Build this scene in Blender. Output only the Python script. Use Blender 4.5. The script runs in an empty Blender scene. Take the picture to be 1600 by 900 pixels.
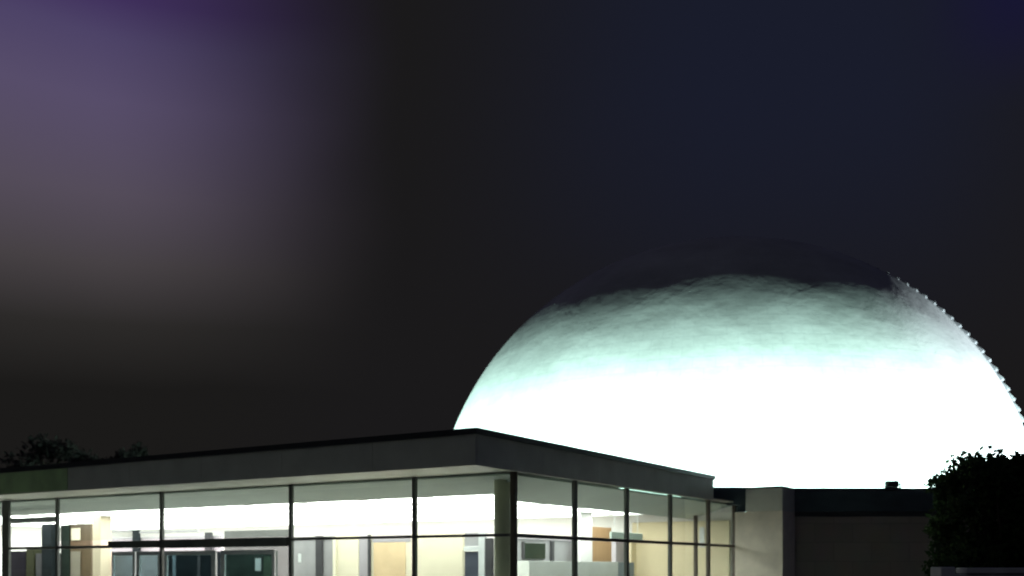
import bpy, bmesh, math, random
from mathutils import Vector, Matrix
random.seed(11)
S = bpy.context.scene
COL = S.collection
PI = math.pi

# ------------------------------------------------------------------ measured layout
F, HZ, EYE = 1636.0, 887.0, 1.6            # focal length and horizon in photo pixels, eye height
C0 = Vector((0.04, 22.0))                  # glass corner of the pavilion
LD = Vector((-0.847, 0.532)).normalized()  # along the left facade
RD = Vector((0.532, 0.847)).normalized()   # along the right facade
NL, NR = RD.copy(), LD.copy()              # inward normals of the left / right facades
def on_line(px, p0, d):                    # where the sight line of a photo column meets a plan line
    k = (px - 800.0) / F
    s = (p0.x - k * p0.y) / (k * d.y - d.x)
    return p0 + d * s
def lp(px, setback): return on_line(px, C0 + NL * setback, LD)
def rp(px, setback): return on_line(px, C0 + NR * setback, RD)

# ------------------------------------------------------------------ helpers
def new_mat(name):
    m = bpy.data.materials.new(name); m.use_nodes = True
    return m, m.node_tree.nodes, m.node_tree.links
def paint(name, col, rough=0.6, var=0.12, scale=3.0, metal=0.0, bump=0.0, bscale=60.0, spec=0.4):
    m, n, l = new_mat(name)
    b = n['Principled BSDF']
    tc = n.new('ShaderNodeTexCoord')
    nz = n.new('ShaderNodeTexNoise'); nz.inputs['Scale'].default_value = scale; nz.inputs['Detail'].default_value = 6
    l.new(tc.outputs['Object'], nz.inputs['Vector'])
    cr = n.new('ShaderNodeValToRGB')
    cr.color_ramp.elements[0].position = 0.3; cr.color_ramp.elements[1].position = 0.7
    cr.color_ramp.elements[0].color = tuple(c * (1 - var) for c in col) + (1,)
    cr.color_ramp.elements[1].color = tuple(min(1, c * (1 + var)) for c in col) + (1,)
    l.new(nz.outputs['Fac'], cr.inputs['Fac']); l.new(cr.outputs['Color'], b.inputs['Base Color'])
    b.inputs['Roughness'].default_value = rough; b.inputs['Metallic'].default_value = metal
    b.inputs['Specular IOR Level'].default_value = spec
    if bump:
        n2 = n.new('ShaderNodeTexNoise'); n2.inputs['Scale'].default_value = bscale
        l.new(tc.outputs['Object'], n2.inputs['Vector'])
        bp = n.new('ShaderNodeBump'); bp.inputs['Strength'].default_value = bump; bp.inputs['Distance'].default_value = 0.02
        l.new(n2.outputs['Fac'], bp.inputs['Height']); l.new(bp.outputs['Normal'], b.inputs['Normal'])
    return m
def wood(name, col, dark, scale=6.0):
    m, n, l = new_mat(name); b = n['Principled BSDF']
    tc = n.new('ShaderNodeTexCoord'); mp = n.new('ShaderNodeMapping'); mp.inputs['Scale'].default_value = (scale, scale, 0.5)
    nz = n.new('ShaderNodeTexNoise'); nz.inputs['Scale'].default_value = 3; nz.inputs['Detail'].default_value = 8
    cr = n.new('ShaderNodeValToRGB'); cr.color_ramp.elements[0].color = dark + (1,); cr.color_ramp.elements[1].color = col + (1,)
    cr.color_ramp.elements[0].position = .3; cr.color_ramp.elements[1].position = .7
    l.new(tc.outputs['Object'], mp.inputs['Vector']); l.new(mp.outputs['Vector'], nz.inputs['Vector'])
    l.new(nz.outputs['Fac'], cr.inputs['Fac']); l.new(cr.outputs['Color'], b.inputs['Base Color'])
    b.inputs['Roughness'].default_value = .45
    return m
def emit(name, col, strength):
    m, n, l = new_mat(name); b = n['Principled BSDF']
    b.inputs['Base Color'].default_value = (.8, .8, .8, 1)
    b.inputs['Emission Color'].default_value = col + (1,); b.inputs['Emission Strength'].default_value = strength
    return m
def glass(name, tint):
    m, n, l = new_mat(name); n.remove(n['Principled BSDF']); o = n['Material Output']
    t = n.new('ShaderNodeBsdfTransparent'); t.inputs['Color'].default_value = tint + (1,)
    g = n.new('ShaderNodeBsdfGlossy'); g.inputs['Roughness'].default_value = .02; g.inputs['Color'].default_value = (.9, .95, .93, 1)
    lw = n.new('ShaderNodeLayerWeight'); lw.inputs['Blend'].default_value = .5     # reflection grows towards grazing view
    pw = n.new('ShaderNodeMath'); pw.operation = 'POWER'; pw.inputs[1].default_value = 5; l.new(lw.outputs['Facing'], pw.inputs[0])
    fr = n.new('ShaderNodeMath'); fr.operation = 'MULTIPLY_ADD'; fr.inputs[1].default_value = .9; fr.inputs[2].default_value = .03; l.new(pw.outputs[0], fr.inputs[0])
    mx = n.new('ShaderNodeMixShader')
    l.new(fr.outputs[0], mx.inputs['Fac']); l.new(t.outputs[0], mx.inputs[1]); l.new(g.outputs[0], mx.inputs[2])
    l.new(mx.outputs[0], o.inputs['Surface'])
    return m

def link(name, bm, mat, parent=None, smooth=False):
    bmesh.ops.recalc_face_normals(bm, faces=bm.faces[:])
    me = bpy.data.meshes.new(name); bm.to_mesh(me); bm.free()
    mats = mat if isinstance(mat, (list, tuple)) else [mat]
    for k in mats: me.materials.append(k)
    if smooth:
        for p in me.polygons: p.use_smooth = True
    o = bpy.data.objects.new(name, me); COL.objects.link(o)
    if parent is not None:
        o.parent = parent
        w = world_of(parent)
        o.matrix_parent_inverse = w.inverted()
    return o
def world_of(o):
    m = Matrix.LocRotScale(o.location, o.rotation_euler, o.scale)
    if o.parent: m = world_of(o.parent) @ o.matrix_parent_inverse @ m
    return m
def tag(o, label=None, cat=None, group=None, kind=None):
    if label: o['label'] = label
    if cat: o['category'] = cat
    if group: o['group'] = group
    if kind: o['kind'] = kind
    return o
def empty(name, x, y, z=0.0):
    o = bpy.data.objects.new(name, None); o.empty_display_size = .3; o.location = (x, y, z); COL.objects.link(o); return o
def prism(bm, pts, z0, z1, bevel=0.0):
    a = [bm.verts.new((p[0], p[1], z0)) for p in pts]; b = [bm.verts.new((p[0], p[1], z1)) for p in pts]
    n = len(pts)
    fs = [bm.faces.new(a[::-1]), bm.faces.new(b)]
    for i in range(n): fs.append(bm.faces.new((a[i], a[(i + 1) % n], b[(i + 1) % n], b[i])))
    if bevel:
        es = list({e for f in fs for e in f.edges})
        bmesh.ops.bevel(bm, geom=es, offset=bevel, segments=1, affect='EDGES')
def seg(bm, p, q, t, z0, z1, bevel=0.0, away=None):   # an upright slab on the plan line p-q; thickness t centred, or to one side
    d = (q - p).normalized(); nrm = Vector((-d.y, d.x))
    if away is None: o0, o1 = nrm * (t / 2), -nrm * (t / 2)
    else:
        if nrm.dot(away) < 0: nrm = -nrm
        o0, o1 = nrm * t, nrm * 0
    prism(bm, [p + o1, q + o1, q + o0, p + o0], z0, z1, bevel)
def tube(bm, pts, radii, n=8):
    rings = []
    for i, p in enumerate(pts):
        p = Vector(p)
        d = (Vector(pts[min(i + 1, len(pts) - 1)]) - Vector(pts[max(i - 1, 0)])).normalized()
        u = d.cross(Vector((.3, .9, .1))).normalized(); v = d.cross(u)
        rings.append([bm.verts.new(p + (u * math.cos(2 * PI * k / n) + v * math.sin(2 * PI * k / n)) * radii[i]) for k in range(n)])
    for a, b in zip(rings, rings[1:]):
        for k in range(n): bm.faces.new((a[k], a[(k + 1) % n], b[(k + 1) % n], b[k]))
    bm.faces.new(rings[0][::-1]); bm.faces.new(rings[-1])

# ------------------------------------------------------------------ materials
M = {}
M['fascia']   = paint('fascia_metal', (.56, .58, .51), .5, .10, 1.5, bump=.05, bscale=8)
M['greenglow'] = paint('green_fascia_glow', (.46, .66, .33), .5, .18, 1.5)
M['edge']     = paint('roof_edge_metal', (.035, .04, .042), .4, .15, 2)
M['frame']    = paint('dark_window_frame', (.085, .095, .088), .35, .15, 2)
M['bronze']   = paint('bronze_frame', (.11, .09, .07), .4, .15, 2)
M['alu']      = paint('pale_aluminium', (.62, .66, .66), .35, .06, 4)
M['white']    = paint('white_plaster', (.78, .78, .77), .8, .03, 1)
M['bulk']     = paint('grey_sloping_ceiling', (.38, .43, .41), .8, .05, 1)
M['ceil']     = paint('ceiling_tile', (.80, .80, .80), .9, .03, 1)
M['steps']    = paint('galvanised_steps', (.20, .215, .22), .7, .1, 2)
M['floor']    = paint('terrazzo', (.60, .58, .54), .35, .15, 9)
M['column']   = paint('putty_column', (.82, .79, .62), .7, .05, 2)
M['cream']    = paint('cream_wall', (.74, .65, .44), .8, .06, 1.3)
M['cream2']   = paint('pale_cream_wall', (.80, .75, .58), .8, .05, 1.3)
M['creamcol'] = paint('cream_column', (.62, .54, .40), .8, .04, 1.3)
M['beige'] = paint('beige_strip', (.26, .24, .19), .7, .05, 2)
M['leafboard'] = paint('sage_board', (.05, .075, .05), .7, .25, 5, spec=.1)
M['greys'] = paint('grey_screen_wall', (.13, .135, .13), .8, .08, 2)
M['warm']     = paint('warm_cream_panel', (.74, .57, .35), .7, .10, 1.6)
M['greyp']    = paint('grey_partition', (.34, .34, .35), .7, .10, 2)
M['greyd']    = paint('dark_grey_post', (.07, .07, .075), .5, .08, 2, spec=.08)
M['lilac']    = paint('lilac_grey_panel', (.42, .40, .43), .7, .06, 2)
M['teal']     = paint('dark_teal_board', (.012, .017, .020), .4, .3, 2, spec=.08)
M['dgreen']   = paint('dark_green_board', (.022, .034, .028), .5, .3, 2, spec=.08)
M['dpurple']  = paint('dark_purple_cabinet', (.008, .006, .012), .5, .3, 2, spec=.08)
M['olive']    = paint('olive_cabinet', (.035, .038, .020), .6, .2, 2, spec=.08)
M['doorblue'] = paint('slate_blue_door', (.055, .065, .09), .5, .15, 2)
M['counter']  = paint('pale_counter', (.50, .54, .52), .5, .05, 2)
M['counterb'] = paint('blue_grey_panel', (.16, .21, .24), .5, .08, 2)
M['screen']   = paint('dark_screen', (.015, .03, .022), .15, .3, 3)
M['brown']    = wood('brown_veneer', (.155, .112, .066), (.10, .072, .04))
M['orange']   = wood('orange_veneer', (.44, .28, .15), (.36, .22, .11))
M['sign']     = paint('pale_green_plate', (.60, .74, .68), .5, .03, 3)
M['pier']     = paint('rendered_pier', (.74, .69, .58), .9, .10, 2.5, bump=.2, bscale=25)
M['glass']    = glass('clear_glazing', (.90, .95, .92))
M['doorglass']= glass('door_glazing', (.55, .65, .66))
M['light']    = emit('luminous_panel', (1.0, .98, .96), 6.3)
M['trim']     = paint('panel_trim', (.7, .7, .7), .5, .02, 2)
M['bark']     = paint('bark', (.07, .055, .04), .9, .3, 6, bump=.6, bscale=20)
M['conc']     = paint('old_concrete', (.50, .50, .49), .9, .2, 2.5, bump=.3, bscale=15)

def leaf_mat(name, a, b):
    m, n, l = new_mat(name); bs = n['Principled BSDF']
    g = n.new('ShaderNodeNewGeometry')
    cr = n.new('ShaderNodeValToRGB'); cr.color_ramp.elements[0].color = a + (1,); cr.color_ramp.elements[1].color = b + (1,)
    l.new(g.outputs['Random Per Island'], cr.inputs['Fac']); l.new(cr.outputs['Color'], bs.inputs['Base Color'])
    bs.inputs['Roughness'].default_value = .8; bs.inputs['Specular IOR Level'].default_value = .15
    tr = n.new('ShaderNodeBsdfTranslucent'); l.new(cr.outputs['Color'], tr.inputs['Color'])
    ms = n.new('ShaderNodeMixShader'); ms.inputs['Fac'].default_value = .45
    l.new(bs.outputs[0], ms.inputs[1]); l.new(tr.outputs[0], ms.inputs[2]); l.new(ms.outputs[0], n['Material Output'].inputs['Surface'])
    return m
M['leaf'] = leaf_mat('leaves', (.022, .045, .018), (.06, .10, .035))
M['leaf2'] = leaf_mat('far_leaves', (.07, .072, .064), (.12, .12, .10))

# wing wall: coursed masonry with faint joints
def masonry(name, c1, c2, mortar, w, hgt):
    m, n, l = new_mat(name); b = n['Principled BSDF']
    tc = n.new('ShaderNodeTexCoord')
    mp = n.new('ShaderNodeMapping'); mp.inputs['Rotation'].default_value = (PI / 2, 0, 0)
    br = n.new('ShaderNodeTexBrick'); br.inputs['Scale'].default_value = 1
    br.inputs['Color1'].default_value = c1 + (1,); br.inputs['Color2'].default_value = c2 + (1,); br.inputs['Mortar'].default_value = mortar + (1,)
    br.inputs['Brick Width'].default_value = w; br.inputs['Row Height'].default_value = hgt; br.inputs['Mortar Size'].default_value = .012
    l.new(tc.outputs['Object'], mp.inputs['Vector']); l.new(mp.outputs['Vector'], br.inputs['Vector'])
    nz = n.new('ShaderNodeTexNoise'); nz.inputs['Scale'].default_value = 1.2; nz.inputs['Detail'].default_value = 7
    l.new(tc.outputs['Object'], nz.inputs['Vector'])
    mx = n.new('ShaderNodeMix'); mx.data_type = 'RGBA'; mx.blend_type = 'MULTIPLY'; mx.inputs['Factor'].default_value = .3
    l.new(br.outputs['Color'], mx.inputs['A']); l.new(nz.outputs['Color'], mx.inputs['B']); 
    l.new(mx.outputs['Result'], b.inputs['Base Color']); b.inputs['Roughness'].default_value = .9
    bp = n.new('ShaderNodeBump'); bp.inputs['Strength'].default_value = .4; bp.inputs['Distance'].default_value = .02
    l.new(br.outputs['Fac'], bp.inputs['Height']); bp.invert = True
    l.new(bp.outputs['Normal'], b.inputs['Normal'])
    return m
M['masonry'] = masonry('block_masonry', (.32, .285, .24), (.28, .25, .21), (.235, .21, .18), 1.2, .6)
M['coping'] = paint('dark_teal_parapet_metal', (.05, .075, .085), .5, .2, 1.2)

# dome cladding: panels in courses, joints and dents from UV
def dome_mat():
    m, n, l = new_mat('dome_cladding'); b = n['Principled BSDF']
    uv = n.new('ShaderNodeUVMap'); uv.uv_map = 'UVMap'
    br = n.new('ShaderNodeTexBrick'); br.inputs['Scale'].default_value = 1
    br.inputs['Color1'].default_value = (.58, .60, .59, 1); br.inputs['Color2'].default_value = (.56, .58, .57, 1); br.inputs['Mortar'].default_value = (.51, .53, .53, 1)
    br.inputs['Brick Width'].default_value = 1.15; br.inputs['Row Height'].default_value = .62; br.inputs['Mortar Size'].default_value = .02
    l.new(uv.outputs['UV'], br.inputs['Vector'])
    tc = n.new('ShaderNodeTexCoord')
    nz = n.new('ShaderNodeTexNoise'); nz.inputs['Scale'].default_value = .35; nz.inputs['Detail'].default_value = 8; nz.inputs['Roughness'].default_value = .65
    l.new(tc.outputs['Object'], nz.inputs['Vector'])
    cr = n.new('ShaderNodeValToRGB'); cr.color_ramp.elements[0].position = .3; cr.color_ramp.elements[1].position = .7
    cr.color_ramp.elements[0].color = (.72, .72, .72, 1); cr.color_ramp.elements[1].color = (1, 1, 1, 1)
    l.new(nz.outputs['Fac'], cr.inputs['Fac'])
    mx = n.new('ShaderNodeMix'); mx.data_type = 'RGBA'; mx.blend_type = 'MULTIPLY'; mx.inputs['Factor'].default_value = 1
    l.new(br.outputs['Color'], mx.inputs['A']); l.new(cr.outputs['Color'], mx.inputs['B'])
    l.new(mx.outputs['Result'], b.inputs['Base Color'])
    b.inputs['Roughness'].default_value = .75; b.inputs['Specular IOR Level'].default_value = .2
    nb = n.new('ShaderNodeTexNoise'); nb.inputs['Scale'].default_value = .7; nb.inputs['Detail'].default_value = 4
    l.new(tc.outputs['Object'], nb.inputs['Vector'])
    b1 = n.new('ShaderNodeBump'); b1.inputs['Strength'].default_value = .5; b1.inputs['Distance'].default_value = .10
    l.new(nb.outputs['Fac'], b1.inputs['Height'])
    b2 = n.new('ShaderNodeBump'); b2.inputs['Strength'].default_value = .25; b2.inputs['Distance'].default_value = .008; b2.invert = True
    l.new(br.outputs['Fac'], b2.inputs['Height']); l.new(b1.outputs['Normal'], b2.inputs['Normal'])
    l.new(b2.outputs['Normal'], b.inputs['Normal'])
    return m
M['dome'] = dome_mat()

# ------------------------------------------------------------------ ground
def sheet(name, pts, z, mat):
    bm = bmesh.new(); bm.faces.new([bm.verts.new((x, y, z)) for x, y in pts]); return link(name, bm, mat)
gm = paint('asphalt', (.055, .055, .055), .9, .25, .8, bump=.4, bscale=40)
tag(sheet('ground', [(-900, -300), (900, -300), (900, 1500), (-900, 1500)], 0, gm), kind='structure')
pm = masonry('paving', (.56, .55, .52), (.50, .49, .46), (.3, .3, .28), .6, .6)
pm.node_tree.nodes['Mapping'].inputs['Rotation'].default_value = (0, 0, 0)
tag(sheet('pavement', [(-24, 6), (22, 6), (22, 48), (-24, 48)], .004, pm), kind='structure')

# ------------------------------------------------------------------ pavilion
Z_TR, Z_HEAD, Z_SOF, Z_FT, Z_ROOF, Z_CEIL = 2.29, 3.60, 3.62, 4.22, 4.34, 3.34
SL = [0.0] + [(lp(px, 0) - C0).length for px in (648, 455, 253, 90, 10)] + [29.0]
SR = [0.0] + [(rp(px, 0) - C0).length for px in (898, 979, 1047, 1106.5, 1147)]
L_END, R_END = SL[-1], SR[-1]
pav = empty('glass_pavilion', C0.x, C0.y)
tag(pav, 'low flat roofed glass pavilion with brightly lit interior and projecting grey fascia', 'building')
def LP(s, p=0.0): return C0 + LD * s + NL * p
FC = on_line(743, C0 - NR * .15, RD)              # outer corner of the fascia
FCs, FCp = (FC - C0).dot(LD), (FC - C0).dot(NL)   # small s (= -0.15), p = -overhang
RE = on_line(1115, C0 - NR * .15, RD); REp = (RE - C0).dot(NL)
def FP(s, p): return C0 + LD * s + NL * p

bm = bmesh.new()                                   # roof deck
prism(bm, [FP(FCs + .06, FCp + .06), FP(FCs + .06, REp), FP(L_END + .5, REp), FP(L_END + .5, FCp + .06)], Z_FT - .12, Z_ROOF - .03)
link('roof', bm, M['edge'], pav)
def panels(a, b_, step, away):
    bm = bmesh.new(); Lg = (b_ - a).length; d = (b_ - a) / Lg; t = 0.0
    while t < Lg - .05:
        e_ = min(t + step, Lg); seg(bm, a + d * (t + .004), a + d * (e_ - .004), .06, Z_SOF - .01, Z_FT, away=away); t = e_
    return link('fascia', bm, M['fascia'], pav)
panels(FP(FCs, FCp), FP(L_END + .5, FCp), 2.6, NL)
panels(FP(FCs, FCp + .06), FP(FCs, REp), 2.6, NR)
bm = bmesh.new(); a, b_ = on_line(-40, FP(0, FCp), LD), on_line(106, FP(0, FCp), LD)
seg(bm, a - NL * .004, b_ - NL * .004, .02, Z_SOF + .02, Z_FT - .02, away=-NL)  # thin green sheet standing in for green light spilling on the fascia
gp = link('green_glow_sheet', bm, M['greenglow'], pav); gp['label'] = 'green glow painted on the grey fascia'
bm = bmesh.new()
seg(bm, FP(FCs - .05, FCp - .05), FP(L_END + .5, FCp - .05), .16, Z_FT, Z_ROOF, away=NL)
seg(bm, FP(FCs - .05, FCp + .11), FP(FCs - .05, REp + .03), .16, Z_FT, Z_ROOF, away=NR)
link('roof_edge', bm, M['edge'], pav)
bm = bmesh.new()
prism(bm, [FP(FCs + .06, FCp + .06), FP(FCs + .06, .3), FP(L_END + .5, .3), FP(L_END + .5, FCp + .06)], Z_SOF + .02, Z_SOF + .06)
link('soffit', bm, M['fascia'], pav)
bm = bmesh.new()
prism(bm, [FP(FCs + .06, .302), FP(FCs + .06, R_END + .1), FP(.25, R_END + .1), FP(.25, .302)], Z_SOF + .022, Z_SOF + .062)
link('soffit', bm, M['fascia'], pav)

# interior shell
bm = bmesh.new(); prism(bm, [LP(.1, .1), LP(.1, R_END), LP(L_END, R_END), LP(L_END, .1)], .01, .03); link('interior_floor', bm, M['floor'], pav)
bm = bmesh.new(); prism(bm, [LP(1.5, 1.5), LP(1.5, R_END - .003), LP(L_END - .003, R_END - .003), LP(L_END - .003, 1.5)], Z_CEIL, Z_CEIL + .06); link('ceiling', bm, M['ceil'], pav)
def soffit_slab(a, b_, c, d, za, zb, back):      # sloping ceiling edge from the glass head a-b down to c-d
    bm = bmesh.new(); V = [bm.verts.new((p.x, p.y, z)) for p, z in ((a, za), (b_, za), (c, zb), (d, zb), (a, za + .04), (b_, za + .04), (c, back), (d, back))]
    for f in ((0, 1, 2, 3), (7, 6, 5, 4), (0, 4, 5, 1), (1, 5, 6, 2), (2, 6, 7, 3), (3, 7, 4, 0)): bm.faces.new([V[q] for q in f])
    return link('sloping_ceiling', bm, M['bulk'], pav)
soffit_slab(LP(.10, .10), LP(L_END - .01, .10), LP(L_END - .01, 1.49), LP(1.49, 1.49), 3.57, 3.315, 3.56)
soffit_slab(LP(.10, .11), LP(.10, R_END - .01), LP(1.48, R_END - .01), LP(1.48, 1.50), 3.565, 3.17, 3.555)
bm = bmesh.new(); seg(bm, LP(.0, R_END), LP(L_END + .2, R_END), .2, 0, Z_SOF + .05, away=NL); link('rear_wall', bm, M['white'], pav)
bm = bmesh.new(); seg(bm, LP(L_END, .1), LP(L_END, R_END - .002), .2, 0, Z_SOF, away=LD); link('end_wall', bm, M['white'], pav)
bm = bmesh.new()
cc = lp(786, .62)
bmesh.ops.create_cone(bm, cap_ends=True, segments=32, radius1=.195, radius2=.195, depth=3.5, matrix=Matrix.Translation((cc.x, cc.y, 1.78)))
cob = link('corner_column', bm, M['column'], pav)
for p in cob.data.polygons: p.use_smooth = abs(p.normal.z) < .5

# mullions, transoms, panes
def post(p, d, w, t, z0, z1, mat, name='mullion'):
    bm = bmesh.new(); seg(bm, p - d * w / 2, p + d * w / 2, t, z0, z1, .006); return link(name, bm, mat, pav)
bm = bmesh.new(); prism(bm, [LP(-.05, -.05), LP(.07, -.05), LP(.07, .07), LP(-.05, .07)], 0, Z_SOF - .003, .008); link('corner_post', bm, M['bronze'], pav)
for i, s in enumerate(SL[1:-1]):
    post(LP(s), LD, .10 if i < 4 else .34, .09, 0, Z_SOF - .004, M['frame'])
for i, s in enumerate(SR[1:]):
    post(LP(0, s), RD, .13 if i < 3 else .15, .09, 0, Z_SOF - .004, M['frame'] if i < 3 else M['bronze'])
post(LP(0, (rp(1087, 0) - C0).length), RD, .09, .10, 0, 3.12, M['bronze'])
def rail(p, q, z0, z1, mat, name, t=.10):
    bm = bmesh.new(); seg(bm, p, q, t, z0, z1, .004); return link(name, bm, mat, pav)
D0, D1 = (lp(172, 0) - C0).length, SL[2]           # entrance between these
for a, b_ in ((SL[0] + .10, SL[1] - .06), (SL[1] + .06, SL[2] - .06)):
    rail(LP(a), LP(b_), Z_TR - .03, Z_TR + .03, M['frame'], 'transom')
rail(LP(SL[2] + .06), LP(SL[3] - .06), 2.12, 2.34, M['frame'], 'door_header', .2)
rail(LP(SL[3] + .06), LP(D0 - .04), 2.14, 2.33, M['frame'], 'door_header', .2)
rail(LP(D0 - .035), LP(SL[4] - .06), 2.14, 2.22, M['frame'], 'transom')
rail(LP(SL[4] + .06), LP(SL[5] - .17), 2.14, 2.22, M['frame'], 'transom')
for a, b_ in zip(SR, SR[1:]):
    rail(LP(0, a + (.1 if a == 0 else .06)), LP(0, b_ - .075), Z_TR - .05, Z_TR + .03, M['frame'] if b_ < SR[3] else M['bronze'], 'transom')
def pane(p, q, z0, z1, mat=None, parent=None):
    bm = bmesh.new(); seg(bm, p, q, .012, z0, z1); return link('window_pane', bm, mat or M['glass'], parent or pav)
for i, (a, b_) in enumerate(zip(SL, SL[1:])):
    zt = (2.325, 2.325, 2.365, 2.365, 2.225, 2.225)[i]
    pane(LP(a + .1), LP(b_ - .06), zt, Z_SOF - .02)
    if i not in (2, 3): pane(LP(a + .1), LP(b_ - .06), .05, (2.255, 2.255, 0, 0, 2.135, 2.135)[i])
pane(LP(D0), LP(SL[4] - .07), .05, 2.135)
for a, b_ in zip(SR, SR[1:]):
    pane(LP(0, a + .1), LP(0, b_ - .08), Z_TR + .035, Z_SOF - .02); pane(LP(0, a + .1), LP(0, b_ - .08), .05, Z_TR - .055)
# glazed entrance leaves with pale frames
def leaf(px0, px1, st0, st1):
    p, q = lp(px0, 0), lp(px1, 0); d = (q - p).normalized()
    bm = bmesh.new()
    seg(bm, p, p + d * st0, .06, .03, 2.04, .004); seg(bm, q - d * st1, q, .06, .03, 2.04, .004)
    seg(bm, p + d * st0, q - d * st1, .055, 1.93, 2.04, .004); seg(bm, p + d * st0, q - d * st1, .055, .03, .18, .004)
    o = link('entrance_door', bm, M['alu'], pav)
    pane(p + d * st0, q - d * st1, .18, 1.93, M['doorglass'], o)
    bm = bmesh.new(); hp = q - d * (st1 + .03)
    tube(bm, [(hp.x - NL.x * .07, hp.y - NL.y * .07, .8), (hp.x - NL.x * .07, hp.y - NL.y * .07, 1.5)], [.018, .018])
    link('handle', bm, M['alu'], o)
leaf(250, 214, .06, .14); leaf(212, 176, .10, .06)
leaf(338, 258, .16, .10); leaf(430, 346, .10, .14)

# ------------------------------------------------------------------ ceiling lights (each a thing)
proto = empty('ceiling_light', 0, 0)
bm = bmesh.new(); prism(bm, [(-.92, -.92), (.92, -.92), (.92, .92), (-.92, .92)], -.03, -.012); d_ = link('diffuser', bm, M['light'], proto)
bm = bmesh.new()
for sx, sy, hx, hy in ((0, .945, .97, .025), (0, -.945, .97, .025), (.945, 0, .025, .918), (-.945, 0, .025, .918)):
    prism(bm, [(sx - hx, sy - hy), (sx + hx, sy - hy), (sx + hx, sy + hy), (sx - hx, sy + hy)], -.045, -.002)
f_ = link('light_frame', bm, M['trim'], proto)
first = True
ang = math.atan2(LD.y, LD.x)
for i in range(13):
    for j in range(5):
        P = LP(2.55 + i * 2.04, 2.55 + j * 2.1)
        if first: r = proto; first = False
        else:
            r = proto.copy(); COL.objects.link(r)
            for ch in (d_, f_):
                c = ch.copy(); COL.objects.link(c); c.parent = r; c.matrix_parent_inverse = Matrix()
        r.location = (P.x, P.y, Z_CEIL); r.rotation_euler = (0, 0, ang)
        tag(r, 'square white luminous panel set in the bright pavilion ceiling', 'ceiling light', 'luminous panels in the pavilion ceiling')

# ------------------------------------------------------------------ interior things
def wall_thing(name, p, q, t, z1, mat, label, cat, z0=.03, bevel=.006, away=None):
    base = (p + q) / 2
    bm = bmesh.new(); seg(bm, p - base, q - base, t, 0, z1 - z0, bevel, away)
    o = link(name, bm, mat); o.location = (base.x, base.y, z0)
    tag(o, label, cat); return o
def child_seg(name, parent, p, q, t, z0, z1, mat, away=None, label=None):
    bm = bmesh.new(); seg(bm, p, q, t, z0, z1, .004, away); o = link(name, bm, mat, parent)
    if label: o['label'] = label
    return o

P1 = 3.6
g1 = wall_thing('partition_wall', lp(525, P1), lp(459, P1), .1, 2.46, M['greyp'], 'grey partition panel behind the glass right of the entrance doors', 'partition')
child_seg('post', g1, lp(504, P1 - .09), lp(494, P1 - .09), .06, .03, 2.5, M['greyd'])
child_seg('notice', g1, lp(471, P1 - .052), lp(466, P1 - .052), .01, 1.75, 2.0, M['alu'], away=-NL)
child_seg('head_rail', g1, lp(525, P1 - .06), lp(459, P1 - .06), .02, 2.40, 2.48, M['greyd'], away=-NL)
child_seg('edge_trim', g1, lp(526, P1 - .06), lp(522, P1 - .06), .06, .03, 2.46, M['column'], away=-NL)
wall_thing('partition_wall', lp(562, P1), lp(527, P1), .1, 2.50, M['cream2'], 'narrow bright cream partition panel next to the grey one', 'partition')
g2 = wall_thing('partition_wall', lp(577, P1), lp(563, P1), .1, 2.48, M['lilac'], 'narrow lilac grey panel between two cream panels', 'partition')
child_seg('post', g2, lp(580, P1 - .06), lp(576.5, P1 - .06), .06, .03, 2.5, M['greyd'], away=-NL)
wp = wall_thing('partition_wall', lp(649, P1), lp(581, P1), .1, 2.50, M['cream2'], 'cream partition with an orange toned board behind the glass', 'partition')
child_seg('board', wp, lp(634, P1 - .052), lp(584, P1 - .052), .015, .4, 2.28, M['warm'], away=-NL)
child_seg('head_panel', wp, lp(642, P1 - .052), lp(582, P1 - .052), .015, 2.29, 2.48, M['lilac'], away=-NL)
wall_thing('partition_wall', lp(725, P1), lp(651, P1), .1, 2.52, M['cream2'], 'wide plain cream partition left of the corner column', 'partition')
dr = wall_thing('interior_door', lp(749, P1), lp(727, P1), .06, 2.02, M['doorblue'], 'slate blue interior door with pale frame beside corner column', 'door')
child_seg('door_frame', dr, lp(759, P1 - .05), lp(749.5, P1 - .05), .12, .03, 2.5, M['alu'])
child_seg('frame_rail', dr, lp(749, P1 - .05), lp(726, P1 - .05), .10, 2.03, 2.14, M['alu'])
child_seg('top_panel', dr, lp(749, P1), lp(727, P1), .06, 2.15, 2.5, M['greyp'])
child_seg('jamb', dr, lp(770, P1 - .02), lp(760, P1 - .02), .12, .03, 2.35, M['greyd'])
# left end
wc = lp(159.5, 3.4); bm = bmesh.new(); seg(bm, Vector((-.21, 0)), Vector((.21, 0)), .42, 0, Z_CEIL - .04, .01)
o = link('cream_column', bm, M['creamcol']); o.location = (wc.x, wc.y, .03); o.rotation_euler.z = ang
tag(o, 'square bright cream column beside the brown veneer panel', 'column')
bp_ = wall_thing('veneer_panel', lp(146, 3.9), lp(111, 3.9), .2, 3.1, M['brown'], 'tall brown veneer panel beside the square cream column', 'panel')
child_seg('beige_strip', bp_, lp(126, 3.78), lp(111, 3.78), .02, .03, 2.16, M['beige'], away=-NL)
child_seg('notice', bp_, lp(126, 3.78), lp(112, 3.78), .02, 2.54, 2.95, M['cream2'], away=-NL)
wall_thing('green_board', lp(110, 3.8), lp(97, 3.8), .12, 3.08, M['dgreen'], 'narrow dark green upright board left of the brown panel', 'board')
wall_thing('dark_column', lp(86, 3.4), lp(71, 3.4), .3, 3.1, M['teal'], 'dark narrow column near the left end of the glazing', 'column')
wall_thing('drop_beam', lp(90, 1.0), lp(8, 1.0), .14, 3.16, M['greyp'], 'dark grey beam across the leftmost glazed bay', 'beam', z0=3.0)
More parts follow.
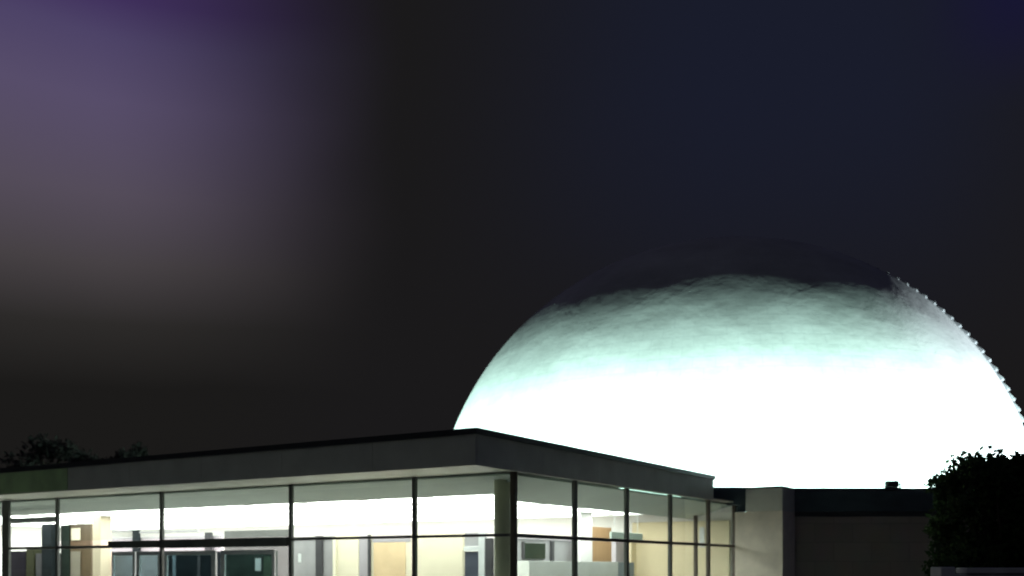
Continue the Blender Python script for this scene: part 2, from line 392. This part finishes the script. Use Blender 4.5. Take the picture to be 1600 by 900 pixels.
wall_thing('display_cabinet', lp(50, 4.2), lp(15, 4.2), .5, 2.2, M['dpurple'], 'dark purple cabinet behind the leftmost glazed bay', 'cabinet')
wall_thing('display_cabinet', lp(63, 4.0), lp(51, 4.0), .5, 2.3, M['olive'], 'narrow olive green cabinet beside the dark purple one', 'cabinet')
wall_thing('display_cabinet', lp(92, 4.0), lp(66, 4.0), .5, 2.1, M['greyd'], 'charcoal cabinet below the dark narrow column', 'cabinet')
# boards added behind the entrance to make the door glass look dark
nb_ = wall_thing('door_backing', lp(347, 3.8), lp(262, 3.8), .1, 2.10, M['teal'], 'dark navy board added behind the entrance doors to darken their glass', 'board')
gb_ = wall_thing('door_backing', lp(432, 3.8), lp(348, 3.8), .1, 2.10, M['dgreen'], 'dark green board added behind the entrance doors to darken their glass', 'board')
wall_thing('door_backing', lp(250, 3.8), lp(176, 3.8), .1, 2.10, M['greyp'], 'mid grey board added behind the entrance doors to dull their glass', 'board')
child_seg('trim_strip', nb_, lp(275, 3.74), lp(270, 3.74), .015, .1, 2.05, M['counterb'], away=-NL)
child_seg('trim_strip', nb_, lp(313, 3.74), lp(309, 3.74), .015, .1, 2.05, M['greyd'], away=-NL)
child_seg('poster', gb_, lp(408, 3.74), lp(399, 3.74), .012, 1.5, 1.88, M['counter'], away=-NL)
child_seg('poster', gb_, lp(428, 3.74), lp(412, 3.74), .012, 1.3, 1.92, M['leafboard'], away=-NL)
wall_thing('screen_wall', lp(456, 6.2), lp(352, 6.2), .1, 2.84, M['greys'], 'grey screen wall seen over the entrance header', 'partition')
s2 = wall_thing('screen_wall', lp(346, 6.2), lp(174, 6.2), .1, 2.70, M['lilac'], 'pale lilac screen wall with dark posts over the entrance header', 'partition')
child_seg('post', s2, lp(331, 6.05), lp(321, 6.05), .08, .03, 2.8, M['greyd'])
child_seg('post', s2, lp(218, 6.05), lp(208, 6.05), .08, .03, 2.95, M['teal'])
child_seg('top_rail', s2, lp(310, 6.05), lp(219, 6.05), .08, 2.82, 2.9, M['greyp'])
child_seg('top_rail', s2, lp(207, 6.05), lp(174, 6.05), .08, 2.9, 2.98, M['greyp'])
# right facade interior
Q1 = 3.4
cr_ = wall_thing('partition_wall', rp(984, Q1), rp(1016, Q1), .1, 2.72, M['cream'], 'warm cream partition behind the right hand glazing next to the counter', 'partition')
child_seg('head_panel', cr_, rp(986, Q1 - .052), rp(1014, Q1 - .052), .015, 2.5, 2.66, M['warm'], away=-NR)
ep = wall_thing('end_panel', LP(.12, R_END - .06), LP(3.5, R_END - .06), .1, 3.1, M['cream'], 'beige panel closing the far end of the right hand glazing', 'panel')
pA = on_line(1093, C0 + NL * (R_END - .12), LD); pB = on_line(1101, C0 + NL * (R_END - .12), LD)
child_seg('white_strip', ep, pA, pB, .02, 2.25, 2.9, M['alu'], away=-NL)
ctr = wall_thing('counter_wall', rp(817, 3.1), rp(957, 3.1), .4, 1.78, M['counter'], 'pale grey green chest high counter behind the corner glazing', 'counter')
child_seg('end_panel', ctr, rp(957.3, 3.1), rp(982, 3.1), .4, .03, 1.77, M['counterb'])
bk = wall_thing('back_panel', rp(806, 4.2), rp(897, 4.2), .1, 2.50, M['greyp'], 'grey panel wall carrying a dark screen behind the counter', 'partition')
child_seg('post', bk, rp(861, 4.1), rp(865, 4.1), .06, .03, 2.4, M['greyd'])
child_seg('head_rail', bk, rp(806, 4.12), rp(897, 4.12), .03, 2.42, 2.56, M['lilac'], away=-NR)
sc_ = wall_thing('dark_screen', rp(819, 4.10), rp(851, 4.10), .06, 2.32, M['screen'], 'dark green screen on the grey panel behind the counter', 'screen', z0=1.86)
child_seg('screen_frame', sc_, rp(816.5, 4.11), rp(818.9, 4.11), .07, 1.83, 2.35, M['greyd'])
wall_thing('white_column', rp(901, 3.8), rp(919, 3.8), .3, Z_CEIL - .04, M['white'], 'white column between the grey panel wall and orange wood panel', 'column')
wall_thing('veneer_panel', rp(921, 3.8), rp(953, 3.8), .12, 2.90, M['orange'], 'orange brown wood panel behind the pale counter', 'panel')
wall_thing('grey_locker', rp(954, 4.0), rp(983, 4.0), .4, 2.62, M['lilac'], 'grey locker right of the orange wood panel', 'locker')
sg = rp(978, 2.0)
bm = bmesh.new(); seg(bm, rp(954, 2.0) - sg, rp(1003, 2.0) - sg, .05, 0, .22, .006); o = link('hanging_sign', bm, M['sign']); o.location = (sg.x, sg.y, 2.42)
tag(o, 'small pale green plate hanging behind the right hand glazing', 'sign')
for px in (960, 996):
    pp = rp(px, 2.0); bm = bmesh.new(); tube(bm, [(pp.x, pp.y, 2.635), (pp.x, pp.y, Z_CEIL - .05)], [.008, .008], 6); link('hanger', bm, M['alu'], o)

# ------------------------------------------------------------------ low wing and pier
WY = 33.2
def fx(px, d): return (px - 800) / F * d
wing = empty('low_wing', 13, WY); tag(wing, 'long low dark masonry wing with dark metal parapet in front of the dome', 'building')
x0, x1 = fx(1231, WY), 26.0
bm = bmesh.new(); prism(bm, [(x0, WY), (x1, WY), (x1, WY + 4.5), (x0, WY + 4.5)], 0, 3.37); link('wall', bm, M['masonry'], wing)
bm = bmesh.new(); prism(bm, [(x0 + .004, WY - .05), (x1 + .05, WY - .05), (x1 + .05, WY + 4.55), (x0 + .004, WY + 4.55)], 3.37, 4.05, .01); link('parapet', bm, M['coping'], wing)
bm = bmesh.new(); prism(bm, [(x0, WY - .09), (x1 + .09, WY - .09), (x1 + .09, WY + .3), (x0, WY + .3)], 4.05, 4.12, .01); link('coping', bm, M['edge'], wing)
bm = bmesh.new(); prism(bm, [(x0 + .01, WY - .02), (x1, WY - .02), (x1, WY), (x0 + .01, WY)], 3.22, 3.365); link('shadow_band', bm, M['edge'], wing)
pe = empty('end_wall', fx(1191, 33), 33.0); tag(pe, 'pale rendered end wall between the glazing and the dark wing', 'wall')
xa, xb = fx(1151, 33), fx(1230.5, 33)
pq = Vector((xa - .06, 32.98)); pr = on_line(1223, pq, LD); pm_ = on_line(1166, pq, LD)
def pier_box(nm, a, b_, out, z0, z1, mat):
    bm = bmesh.new(); prism(bm, [a - NL * out, b_ - NL * out, b_ + NL * 3, a + NL * 3], z0, z1, .01); link(nm, bm, mat, pe)
pier_box('wall_face', pq, pr, 0, 0, 3.35, M['pier'])
pier_box('band', pm_, pr - LD * .01, .05, 3.352, 4.06, M['fascia'])
pier_box('coping', pm_ + LD * .01, pr - LD * .03, .09, 4.061, 4.11, M['edge'])
bm = bmesh.new(); prism(bm, [(fx(1098, 33), 32.82), (fx(1164, 33), 32.82), (fx(1164, 33), 37.5), (fx(1098, 33), 37.5)], 3.56, 4.13, .02); prism(bm, [(fx(1151, 33), 32.83), (fx(1163.5, 33), 32.83), (fx(1163.5, 33), 37.4), (fx(1151, 33), 37.4)], 3.36, 3.557); link('roof_link', bm, M['coping'], pe)
# small fitting on the parapet
fxp = fx(1394, WY + .15)
fl = empty('flood_light', fxp, WY + .1, 4.12); tag(fl, 'small dark flood light fitting on the parapet of the wing', 'flood light')
bm = bmesh.new(); prism(bm, [(fxp - .17, WY), (fxp + .17, WY), (fxp + .22, WY + .22), (fxp - .22, WY + .22)], 4.16, 4.36, .03); link('housing', bm, M['edge'], fl)
bm = bmesh.new(); prism(bm, [(fxp - .19, WY + .225), (fxp + .19, WY + .225), (fxp + .19, WY + .235), (fxp - .19, WY + .235)], 4.18, 4.34); link('lens', bm, M['screen'], fl)
bm = bmesh.new()
for sgn in (-1, 1): prism(bm, [(fxp + sgn * .235 - .012, WY + .06), (fxp + sgn * .235 + .012, WY + .06), (fxp + sgn * .235 + .012, WY + .14), (fxp + sgn * .235 - .012, WY + .14)], 4.122, 4.3)
prism(bm, [(fxp - .22, WY + .06), (fxp + .22, WY + .06), (fxp + .22, WY + .14), (fxp - .22, WY + .14)], 4.122, 4.15); link('bracket', bm, M['edge'], fl)

# ------------------------------------------------------------------ dome
DC, DR = Vector((12.4, 62.0, 3.4)), 17.0
dome = empty('dome', DC.x, DC.y); tag(dome, 'huge floodlit white dome rising behind the pavilion, fading dark at the top', 'dome')
bm = bmesh.new(); uvl = bm.loops.layers.uv.new('UVMap')
NA, NE = 192, 64
rows = []
for j in range(NE):
    el = (PI / 2) * j / NE
    rows.append([bm.verts.new((DC.x + DR * math.cos(el) * math.cos(2 * PI * i / NA), DC.y + DR * math.cos(el) * math.sin(2 * PI * i / NA), DC.z + DR * math.sin(el))) for i in range(NA)])
top = bm.verts.new((DC.x, DC.y, DC.z + DR))
for j in range(NE):
    for i in range(NA):
        i2 = (i + 1) % NA
        f = bm.faces.new((rows[j][i], rows[j][i2], rows[j + 1][i2], rows[j + 1][i])) if j < NE - 1 else bm.faces.new((rows[j][i], rows[j][i2], top))
        us = [(i, j), (i + 1, j), (i + 1, j + 1), (i, j + 1)] if j < NE - 1 else [(i, j), (i + 1, j), (i + .5, j + 1)]
        for lo, (a, b_) in zip(f.loops, us): lo[uvl].uv = (a / NA * 2 * PI * DR, b_ / NE * PI / 2 * DR)
link('shell', bm, M['dome'], dome, smooth=True)
bm = bmesh.new(); bmesh.ops.create_cone(bm, cap_ends=True, segments=96, radius1=DR + .25, radius2=DR + .25, depth=3.4, matrix=Matrix.Translation((DC.x, DC.y, 1.7)))
link('base_ring', bm, M['conc'], dome)
# stepped maintenance stair up the right flank
u = Vector((DC.x, DC.y)).normalized(); e = Vector((u.y, -u.x)); sa = math.asin(DR / Vector((DC.x, DC.y)).length)
nh = (-u * math.sin(sa) + e * math.cos(sa)).normalized(); th = Vector((-nh.y, nh.x))
bm = bmesh.new(); ns = 23
c = Vector((DC.x, DC.y))
def mer(el_, r_, side): q = c + nh * (r_ * math.cos(el_)) + th * side; return bm.verts.new((q.x, q.y, DC.z + r_ * math.sin(el_)))
for k in range(ns):                                  # overlapping treads, each with a raised lower lip
    a0 = math.radians(20 + 47 * k / ns); a1 = math.radians(20 + 47 * (k + 1) / ns) - .002
    prof = ((a0, DR - .1), (a0, DR + .2), (a1, DR + .03), (a1, DR - .1))
    A = [mer(el_, r_, -.35) for el_, r_ in prof]; B_ = [mer(el_, r_, .35) for el_, r_ in prof]
    bm.faces.new(A); bm.faces.new(B_[::-1])
    for q in range(4): bm.faces.new((A[q], B_[q], B_[(q + 1) % 4], A[(q + 1) % 4]))
link('stair', bm, M['steps'], dome)

# ------------------------------------------------------------------ trees
def make_tree(name, x, y, h, cr, ch, n_clump, n_leaf, leaf_size, lm, label, group=None, base=.25):
    t = empty(name, x, y); tag(t, label, 'tree', group)
    rnd = random.Random(hash((round(x, 2), round(y, 2))) & 0xffff)
    bm = bmesh.new()
    zc = h - ch / 2
    tube(bm, [(x, y, 0), (x + .03 * h, y, h * .2), (x + .02 * h, y + .02 * h, h * .45), (x, y, h * .72)], [.035 * h, .028 * h, .022 * h, .008 * h], 10)
    clumps = []
    for k in range(n_clump):
        while True:
            v = Vector((rnd.uniform(-1, 1), rnd.uniform(-1, 1), rnd.uniform(-1, 1)))
            if (v.x ** 4 + v.y ** 4 + v.z ** 4) < 1: break
        v = v * .86 * (max(.2, v.length) ** -.25)
        clumps.append(Vector((x + v.x * cr, y + v.y * cr, zc + v.z * ch / 2)))
    for k in range(0, n_clump, max(1, n_clump // 14)):
        p = clumps[k]; st = Vector((x + .02 * h, y + .01 * h, h * rnd.uniform(.2, .5)))
        mid = st.lerp(p, .5) + Vector((0, 0, .05 * h))
        tube(bm, [st, mid, p], [.012 * h, .008 * h, .003 * h], 6)
    link('trunk', bm, M['bark'], t)
    bm = bmesh.new()
    for c in clumps:
        rr = cr * rnd.uniform(.16, .36)
        for _ in range(n_leaf):
            d = Vector((rnd.gauss(0, 1), rnd.gauss(0, 1), rnd.gauss(0, .8))); d = d.normalized() * rr * (rnd.random() ** .45)
            p = c + d
            a = Vector((rnd.gauss(0, 1), rnd.gauss(0, 1), rnd.gauss(0, 1))).normalized()
            b_ = a.orthogonal().normalized(); b_.rotate(Matrix.Rotation(rnd.uniform(0, 6.28), 3, a))
            L_ = leaf_size * rnd.uniform(.6, 1.3); w = L_ * .28
            cdir = a.cross(b_)
            bm.faces.new([bm.verts.new(q) for q in (p, p + b_ * L_ * .5 + cdir * w, p + b_ * L_, p + b_ * L_ * .5 - cdir * w)])
    link('crown', bm, lm, t)
    return t
def top_z(py, d): return EYE + (HZ - py) / F * d
make_tree('leafy_tree', fx(1566, 19), 19.0, top_z(694, 19), 1.16, 3.1, 90, 260, .13, M['leaf'], 'dark bushy tree silhouetted against the lower right of the dome')
make_tree('leafy_tree', fx(1668, 20), 20.0, top_z(690, 20), 1.15, 3.2, 60, 200, .14, M['leaf'], 'dark tree cut by the right edge behind the low grey wall')
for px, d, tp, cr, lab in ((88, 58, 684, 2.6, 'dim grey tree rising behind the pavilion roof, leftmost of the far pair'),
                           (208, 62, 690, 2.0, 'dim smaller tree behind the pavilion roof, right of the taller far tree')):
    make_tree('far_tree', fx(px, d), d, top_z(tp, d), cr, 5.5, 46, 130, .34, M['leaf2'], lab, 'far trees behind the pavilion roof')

# ------------------------------------------------------------------ low wall at the lower right corner
bw = empty('boundary_wall', fx(1540, 14), 14.0); tag(bw, 'low grey concrete wall under the dark tree at the right', 'wall')
bm = bmesh.new(); prism(bm, [(fx(1474, 14), 14), (8.6, 14), (8.6, 14.25), (fx(1474, 14), 14.25)], 0, 1.52, .01); link('wall_body', bm, M['conc'], bw)
bm = bmesh.new(); prism(bm, [(fx(1508, 14), 13.95), (8.65, 13.95), (8.65, 14.3), (fx(1508, 14), 14.3)], 1.522, 1.60, .012); link('coping', bm, M['conc'], bw)
bm = bmesh.new(); prism(bm, [(fx(1468, 14), 13.93), (fx(1490, 14), 13.93), (fx(1490, 14), 14.32), (fx(1468, 14), 14.32)], 0, 1.61, .015); link('post', bm, M['conc'], bw)

# ------------------------------------------------------------------ floodlights on the dome
FW = 1.0
def flood(az, r, z, watts, col, aim_el=22, size=110):
    a = math.radians(az)
    d = (-u * math.cos(a) + e * math.sin(a))
    L = bpy.data.lights.new('dome_flood', 'SPOT'); L.energy = watts * FW; L.color = col; L.spot_size = math.radians(size); L.spot_blend = .5; L.shadow_soft_size = .12
    o = bpy.data.objects.new('dome_flood', L); COL.objects.link(o)
    o.location = (DC.x + d.x * r, DC.y + d.y * r, z)
    t = Vector((DC.x + d.x * DR * math.cos(math.radians(aim_el)), DC.y + d.y * DR * math.cos(math.radians(aim_el)), DC.z + DR * math.sin(math.radians(aim_el))))
    o.rotation_euler = (t - o.location).to_track_quat('-Z', 'Y').to_euler()
G = (.66, 1.0, .89); B = (.82, .95, 1.0)
flood(-84, 24.5, 4.6, 21000, G)
flood(-55, 23.6, 4.6, 17000, G)
flood(-27, 23.0, 4.6, 17000, G)
flood(2, 23.6, 4.5, 20000, G)
flood(30, 22.8, 4.6, 17000, G)
flood(56, 23.6, 4.6, 17000, B)
flood(83, 29.5, 4.8, 46000, B)

# ------------------------------------------------------------------ sky and added moon fill
W = bpy.data.worlds.new('World'); S.world = W; W.use_nodes = True
n, l = W.node_tree.nodes, W.node_tree.links
bg = n['Background']
sky = n.new('ShaderNodeTexSky'); sky.sky_type = 'NISHITA'; sky.sun_disc = False
sky.sun_elevation = math.radians(-4); sky.sun_rotation = math.radians(215)
tc = n.new('ShaderNodeTexCoord'); sx = n.new('ShaderNodeSeparateXYZ'); l.new(tc.outputs['Generated'], sx.inputs[0])
def mth(op, a, b=None, c=None):
    m = n.new('ShaderNodeMath'); m.operation = op
    for i, v in enumerate((a, b, c)):
        if v is None: continue
        if isinstance(v, (int, float)): m.inputs[i].default_value = v
        else: l.new(v, m.inputs[i])
    return m.outputs[0]
def smooth(v, a, b):
    m = n.new('ShaderNodeMapRange'); m.interpolation_type = 'SMOOTHSTEP'; l.new(v, m.inputs['Value'])
    m.inputs['From Min'].default_value = a; m.inputs['From Max'].default_value = b; return m.outputs['Result']
nz = n.new('ShaderNodeTexNoise'); nz.inputs['Scale'].default_value = 2.2; nz.inputs['Detail'].default_value = 3
l.new(tc.outputs['Generated'], nz.inputs['Vector'])
wob = mth('MULTIPLY', mth('SUBTRACT', nz.outputs['Fac'], .5), .12)
az = mth('ADD', mth('ARCTAN2', sx.outputs['X'], sx.outputs['Y']), wob)
zz = mth('ADD', sx.outputs['Z'], mth('MULTIPLY', wob, .35))
def lin(r, g, b):
    f = lambda c: (c / 255 / 12.92) if c / 255 <= .04045 else ((c / 255 + .055) / 1.055) ** 2.4
    return (f(r), f(g), f(b), 1)
ramp = n.new('ShaderNodeValToRGB'); l.new(zz, ramp.inputs['Fac'])
stops = [(.0, (26, 25, 24)), (.16, (27, 26, 25)), (.215, (44, 42, 41)), (.265, (70, 65, 68)), (.32, (84, 76, 90)), (.39, (87, 77, 106)), (.435, (77, 67, 103)), (.462, (64, 48, 93)), (.6, (48, 34, 78)), (1.0, (24, 22, 30))]
el = ramp.color_ramp.elements
el[0].position, el[0].color = stops[0][0], lin(*stops[0][1]); el[1].position, el[1].color = stops[-1][0], lin(*stops[-1][1])
for p, c in stops[1:-1]:
    q = el.new(p); q.color = lin(*c)
def mix(fac, a, b):
    m = n.new('ShaderNodeMix'); m.data_type = 'RGBA'
    l.new(fac, m.inputs['Factor'])
    for s_, v in (('A', a), ('B', b)):
        if isinstance(v, tuple): m.inputs[s_].default_value = v
        else: l.new(v, m.inputs[s_])
    return m.outputs['Result']
glow = mth('MULTIPLY', mth('SUBTRACT', 1.0, smooth(az, -.37, -.10)), smooth(az, -1.5, -.8))
navy = mth('MULTIPLY', mth('MULTIPLY', smooth(az, -.12, .2), mth('SUBTRACT', 1.0, smooth(az, .33, .58))), smooth(zz, .14, .42))
base = mix(navy, lin(26, 25, 26), lin(25, 28, 43))
corner = mth('MULTIPLY', smooth(az, .36, .46), smooth(zz, .36, .46))
base = mix(corner, base, lin(23, 22, 50))
full = mix(glow, base, ramp.outputs['Color'])
add = n.new('ShaderNodeMix'); add.data_type = 'RGBA'; add.blend_type = 'ADD'; add.inputs['Factor'].default_value = .004
l.new(full, add.inputs['A']); l.new(sky.outputs['Color'], add.inputs['B'])
l.new(add.outputs['Result'], bg.inputs['Color']); bg.inputs['Strength'].default_value = 1.0

sun = bpy.data.lights.new('moon_fill', 'SUN'); sun.energy = .046; sun.angle = math.radians(.5); sun.color = (.8, .92, 1)  # unseen moon added as a dim fill for slight shape
so = bpy.data.objects.new('moon_fill', sun); COL.objects.link(so); so.rotation_euler = (math.radians(55), 0, math.radians(-35))

# ------------------------------------------------------------------ camera
cam = bpy.data.cameras.new('camera'); co = bpy.data.objects.new('camera', cam); COL.objects.link(co)
co.location = (0, 0, EYE); co.rotation_euler = (PI / 2, 0, 0)
cam.sensor_width = 36; cam.lens = 36 * F / 1600; cam.shift_y = (HZ - 450) / 1600
cam.clip_end = 4000
cam.dof.use_dof = True; cam.dof.focus_distance = 7.0; cam.dof.aperture_fstop = 2.3
S.camera = co
vs = S.view_settings; vs.view_transform = 'Standard'; vs.look = 'None'; vs.exposure = 0; vs.gamma = 1; vs.use_curve_mapping = False
S.cycles.max_bounces = 8; S.cycles.transparent_max_bounces = 16; S.cycles.sample_clamp_indirect = 6
S.cycles.use_denoising = True
